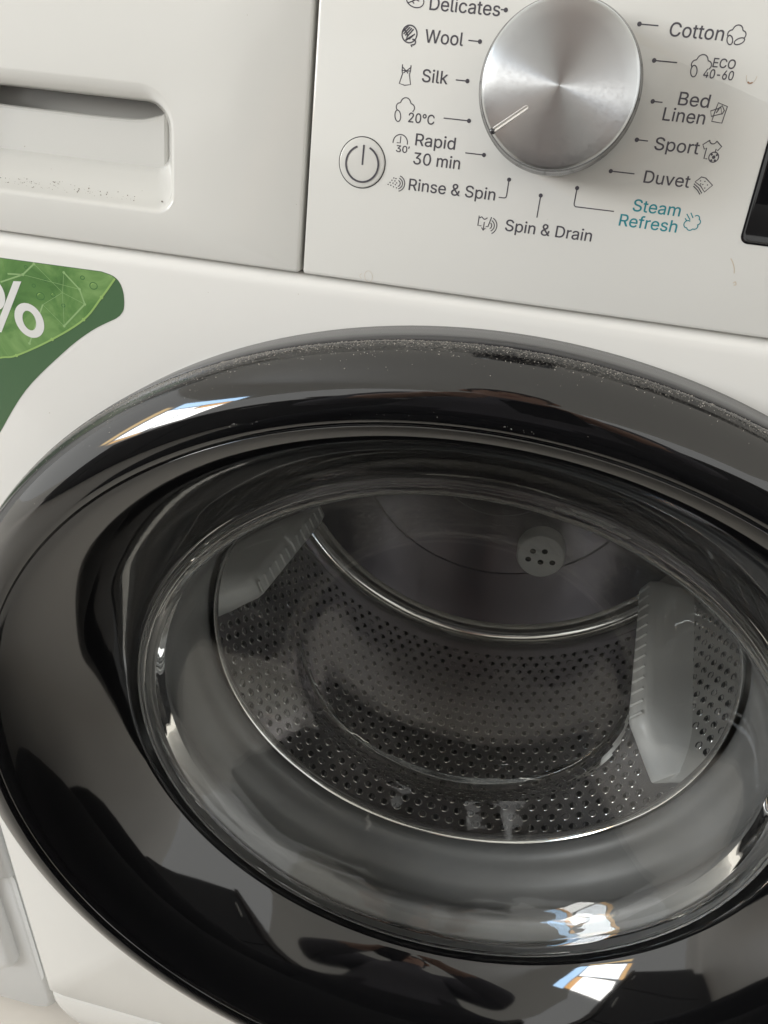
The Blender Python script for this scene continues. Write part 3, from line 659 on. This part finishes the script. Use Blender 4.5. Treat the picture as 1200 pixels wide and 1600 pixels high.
# ================================================================== NEIGHBOURING APPLIANCE
NX = -303.0
nb = empty('tumble_dryer', 'second white appliance standing close beside the washing machine on its left', 'appliance', (-0.6, 0.3, 0))
def nb_part(name, outline_fn, steps, parent=nb, m=M_NEIGH, deg=45):
    v_, f_ = loops_mesh(offset_plate(outline_fn, steps), cap_last=True)
    v_ = [(a+0.6, b_-0.3, c+OZ) for a, b_, c in v_]
    o = link(name, mesh(name, v_, f_), m, parent); sharp(o, deg); return o
def base_o(i): return rrect(-895+i, NX-i, -429+i, -200, (2, 2, 26-i, 26-i), 8)
nb_part('base_panel', base_o, [(0, 600), (0, 22), (1.2, 15), (4, 10.5), (9, 8)])
def front_o(i):
    pts = [(NX-i, 380)]; pts += [(-895+i, 380)]
    pts += [(-895+i, -352+i)]
    a = [(NX-i, -190+i)]
    tong = [(-895+i, -352+i)]+[(x, z) for x, z in arc(-347-i, -330+i, 22-i*0.3, -90, 0, 8)]
    con = [(-325-i+0, -225)]+[(x, z) for x, z in arc(-303, -225, 22+i, 180, 100, 8)]
    return [(NX-i, 380), (-895+i, 380)]+tong+con+[(NX-i, -203+i)]
nb_part('front_door', front_o, [(0, 30), (0, 6), (0.8, 2.5), (2.5, 0.2), (5, -1.2), (9, -1.8)])
nb_part('seam_gap', lambda i: rrect(-890, NX-4, -380, -195, 24), [(0, 9), (0, 8.6)], m=M_NEIGH)

# ================================================================== THE PHOTOGRAPHER (crouching in front, seen mirrored in the door)
M_SKIN = mat('skin', (0.50, 0.30, 0.22), 0.5)
M_TROUSERS = mat('black_trousers', (0.012, 0.012, 0.014), 0.9)
M_TOP = mat('purple_grey_top', (0.13, 0.125, 0.14), 0.9)
M_HAIR = mat('dark_hair', (0.02, 0.014, 0.01), 0.6)
M_PHONE = mat('phone_black', (0.02, 0.02, 0.022), 0.25)
def skin_mesh(name, joints, edges, root, sub=2):
    me = bpy.data.meshes.new(name); keys = list(joints)
    me.from_pydata([joints[k][0] for k in keys], [(keys.index(a), keys.index(b_)) for a, b_ in edges], [])
    o = bpy.data.objects.new(name, me); C.objects.link(o)
    o.modifiers.new('skin', 'SKIN'); sd = o.modifiers.new('sub', 'SUBSURF'); sd.levels = sd.render_levels = sub
    for i, k in enumerate(keys):
        r = joints[k][1]; sv = me.skin_vertices[0].data[i]
        sv.radius = r if isinstance(r, tuple) else (r, r); sv.use_root = (k == root)
    dgr = bpy.context.evaluated_depsgraph_get()
    out_ = bpy.data.meshes.new_from_object(o.evaluated_get(dgr)); bpy.data.objects.remove(o); return out_
J = dict(pelvis=((0, -.60, .44), .17), spine=((0, -.61, .58), .17), chest=((0, -.64, .76), .165), neck0=((0, -.66, .92), .08), neck=((0, -.65, .99), .055),
         chin=((0, -.61, 1.06), .075), head=((0, -.62, 1.14), .10), crown=((0, -.64, 1.22), .07))
J.update(lap=((0, -.46, .34), .16), lap2=((0, -.35, .20), .15), lap3=((0, -.31, .08), .10))
Ed = [('pelvis', 'lap'), ('lap', 'lap2'), ('lap2', 'lap3'), ('pelvis', 'spine'), ('spine', 'chest'), ('chest', 'neck0'), ('neck0', 'neck'), ('neck', 'chin'), ('chin', 'head'), ('head', 'crown')]
for s_, q in ((-1, 'l'), (1, 'r')):
    J.update({q+'hip': ((s_*.13, -.57, .40), .15), q+'thigh': ((s_*.17, -.45, .27), .145), q+'knee': ((s_*.19, -.33, .13), .12), q+'calf': ((s_*.19, -.57, .075), .07), q+'ankle': ((s_*.21, -.78, .05), .042),
              q+'heel': ((s_*.21, -.81, .085), .038), q+'ball': ((s_*.21, -.85, .035), .035), q+'toe': ((s_*.215, -.90, .032), .028)})
    J.update({q+'shoulder': ((s_*.18, -.65, .90), .07), q+'elbow': ((s_*.25, -.53, .68), .048), q+'fore': ((s_*.18, -.45, .735), .040), q+'wrist': ((s_*.11, -.375, .795), .027), q+'palm': ((s_*.075, -.335, .815), (.036, .02)), q+'palm2': ((s_*.055, -.318, .83), (.03, .016))})
    Ed += [('pelvis', q+'hip'), (q+'hip', q+'thigh'), (q+'thigh', q+'knee'), (q+'knee', q+'calf'), (q+'calf', q+'ankle'), (q+'ankle', q+'heel'), (q+'ankle', q+'ball'), (q+'ball', q+'toe'),
           ('neck0', q+'shoulder'), (q+'shoulder', q+'elbow'), (q+'elbow', q+'fore'), (q+'fore', q+'wrist'), (q+'wrist', q+'palm'), (q+'palm', q+'palm2')]
    for f_, (dz, ln) in enumerate(((.028, .9), (.010, 1.0), (-.008, .95), (-.024, .75))):
        b0 = Vector((s_*.052, -.312, .832+dz)); t1 = b0+Vector((-s_*.012*ln, .012*ln, .004)); t2 = t1+Vector((-s_*.018*ln, -.004, .002))
        J.update({q+'f%da' % f_: (tuple(b0), .0085), q+'f%db' % f_: (tuple(t1), .008), q+'f%dc' % f_: (tuple(t2), .007)})
        Ed += [(q+'palm2', q+'f%da' % f_), (q+'f%da' % f_, q+'f%db' % f_), (q+'f%db' % f_, q+'f%dc' % f_)]
    J.update({q+'t1': ((s_*.075, -.345, .845), .011), q+'t2': ((s_*.055, -.342, .862), .009), q+'t3': ((s_*.036, -.336, .866), .008)})
    Ed += [(q+'palm', q+'t1'), (q+'t1', q+'t2'), (q+'t2', q+'t3')]
body = skin_mesh('person', J, Ed, 'pelvis')
for m_ in (M_SKIN, M_TROUSERS, M_TOP): body.materials.append(m_)
for p_ in body.polygons:
    x, y, z = p_.center
    if z > 1.01 or (y > -.40 and z > .7): p_.material_index = 0
    elif z > .62: p_.material_index = 2
    else: p_.material_index = 1
pe = link('person', body, None); pe['label'] = 'person kneeling in dark clothes taking a picture, mirrored in the door'; pe['category'] = 'person'
def ballm(c, r, n_=16):
    bm = bmesh.new(); bmesh.ops.create_uvsphere(bm, u_segments=n_, v_segments=n_//2, radius=1)
    for v_ in bm.verts: v_.co = Vector((v_.co.x*r[0]+c[0], v_.co.y*r[1]+c[1], v_.co.z*r[2]+c[2]))
    me_ = bpy.data.meshes.new('ball'); bm.to_mesh(me_); bm.free(); return me_
link('hair', ballm((0, -.655, 1.175), (.105, .11, .10)), M_HAIR, pe)
link('nose', ballm((0, -.53, 1.125), (.014, .018, .024)), M_SKIN, pe)
for s_ in (-1, 1):
    link('eye', ballm((s_*.033, -.543, 1.15), (.014, .009, .010)), M_HAIR, pe)
    link('ear', ballm((s_*.098, -.62, 1.13), (.012, .022, .032)), M_SKIN, pe)
link('mouth', ballm((0, -.540, 1.08), (.024, .008, .007)), mat('lips', (0.35, 0.13, 0.11), 0.5), pe)
bm = bmesh.new(); bmesh.ops.create_cube(bm, size=1)
for v_ in bm.verts: v_.co = Vector((v_.co.x*.072, v_.co.y*.148, v_.co.z*.008))
bmesh.ops.bevel(bm, geom=[e for e in bm.edges if abs((e.verts[0].co-e.verts[1].co).z) > .007], offset=.011, segments=5, affect='EDGES')
me = bpy.data.meshes.new('phone'); bm.to_mesh(me); bm.free()
ph = link('phone', me, M_PHONE, None, smooth=False)
ph['label'] = 'black phone held up in both hands, mirrored in the door'; ph['category'] = 'phone'
ph.matrix_world = m @ Matrix.Translation((0.022, -0.056, 0.012))

# ================================================================== ADDED DARK CABINETS (unseen, put opposite so the gloss door mirrors black)
kc = empty('added_cabinet', 'run of dark cabinets added out of view opposite, to darken the reflections in the door', 'cabinet', (0.5, -1.55, 0))
M_CAB = mat('dark_cabinet', (0.018, 0.017, 0.018), 0.5); M_TOPW = mat('worktop', (0.10, 0.09, 0.085), 0.4)
def cbox(name, x0, x1, y0, y1, z0, z1, m_):
    bm = bmesh.new(); bmesh.ops.create_cube(bm, size=1)
    for v_ in bm.verts: v_.co = Vector(((x0+x1)/2+v_.co.x*(x1-x0)-0.5, (y0+y1)/2+v_.co.y*(y1-y0)+1.55, (z0+z1)/2+v_.co.z*(z1-z0)))
    bmesh.ops.bevel(bm, geom=list(bm.edges), offset=.003, segments=2, affect='EDGES')
    me_ = bpy.data.meshes.new(name); bm.to_mesh(me_); bm.free(); return link(name, me_, m_, kc, smooth=False)
cbox('carcass', -0.50, 1.18, -1.62, -1.03, 0.10, 0.86, M_CAB); cbox('plinth', -0.50, 1.18, -1.62, -1.09, 0, 0.10, M_CAB)
cbox('worktop', -0.52, 1.20, -1.64, -0.99, 0.862, 0.90, M_TOPW)
for k in range(3):
    d_ = cbox('cabinet_door', -0.49+k*.56, 0.06+k*.56, -1.027, -1.008, 0.12, 0.85, M_CAB)
    h_ = cbox('handle', -0.28+k*.56, -0.14+k*.56, -1.000, -0.988, 0.79, 0.80, M_CHROME); h_.parent = d_

for k in range(3):
    d_ = cbox('cabinet_door', -2.22+k*.56, -1.67+k*.56, -1.347, -1.328, 0.12, 0.85, M_CAB)
    h_ = cbox('handle', -2.02+k*.56, -1.88+k*.56, -1.320, -1.308, 0.79, 0.80, M_CHROME); h_.parent = d_
cbox('carcass', -2.23, -0.505, -1.92, -1.35, 0.10, 0.86, M_CAB); cbox('plinth', -2.23, -0.505, -1.92, -1.41, 0, 0.10, M_CAB)
cbox('worktop', -2.25, -0.523, -1.94, -1.31, 0.862, 0.90, M_TOPW)
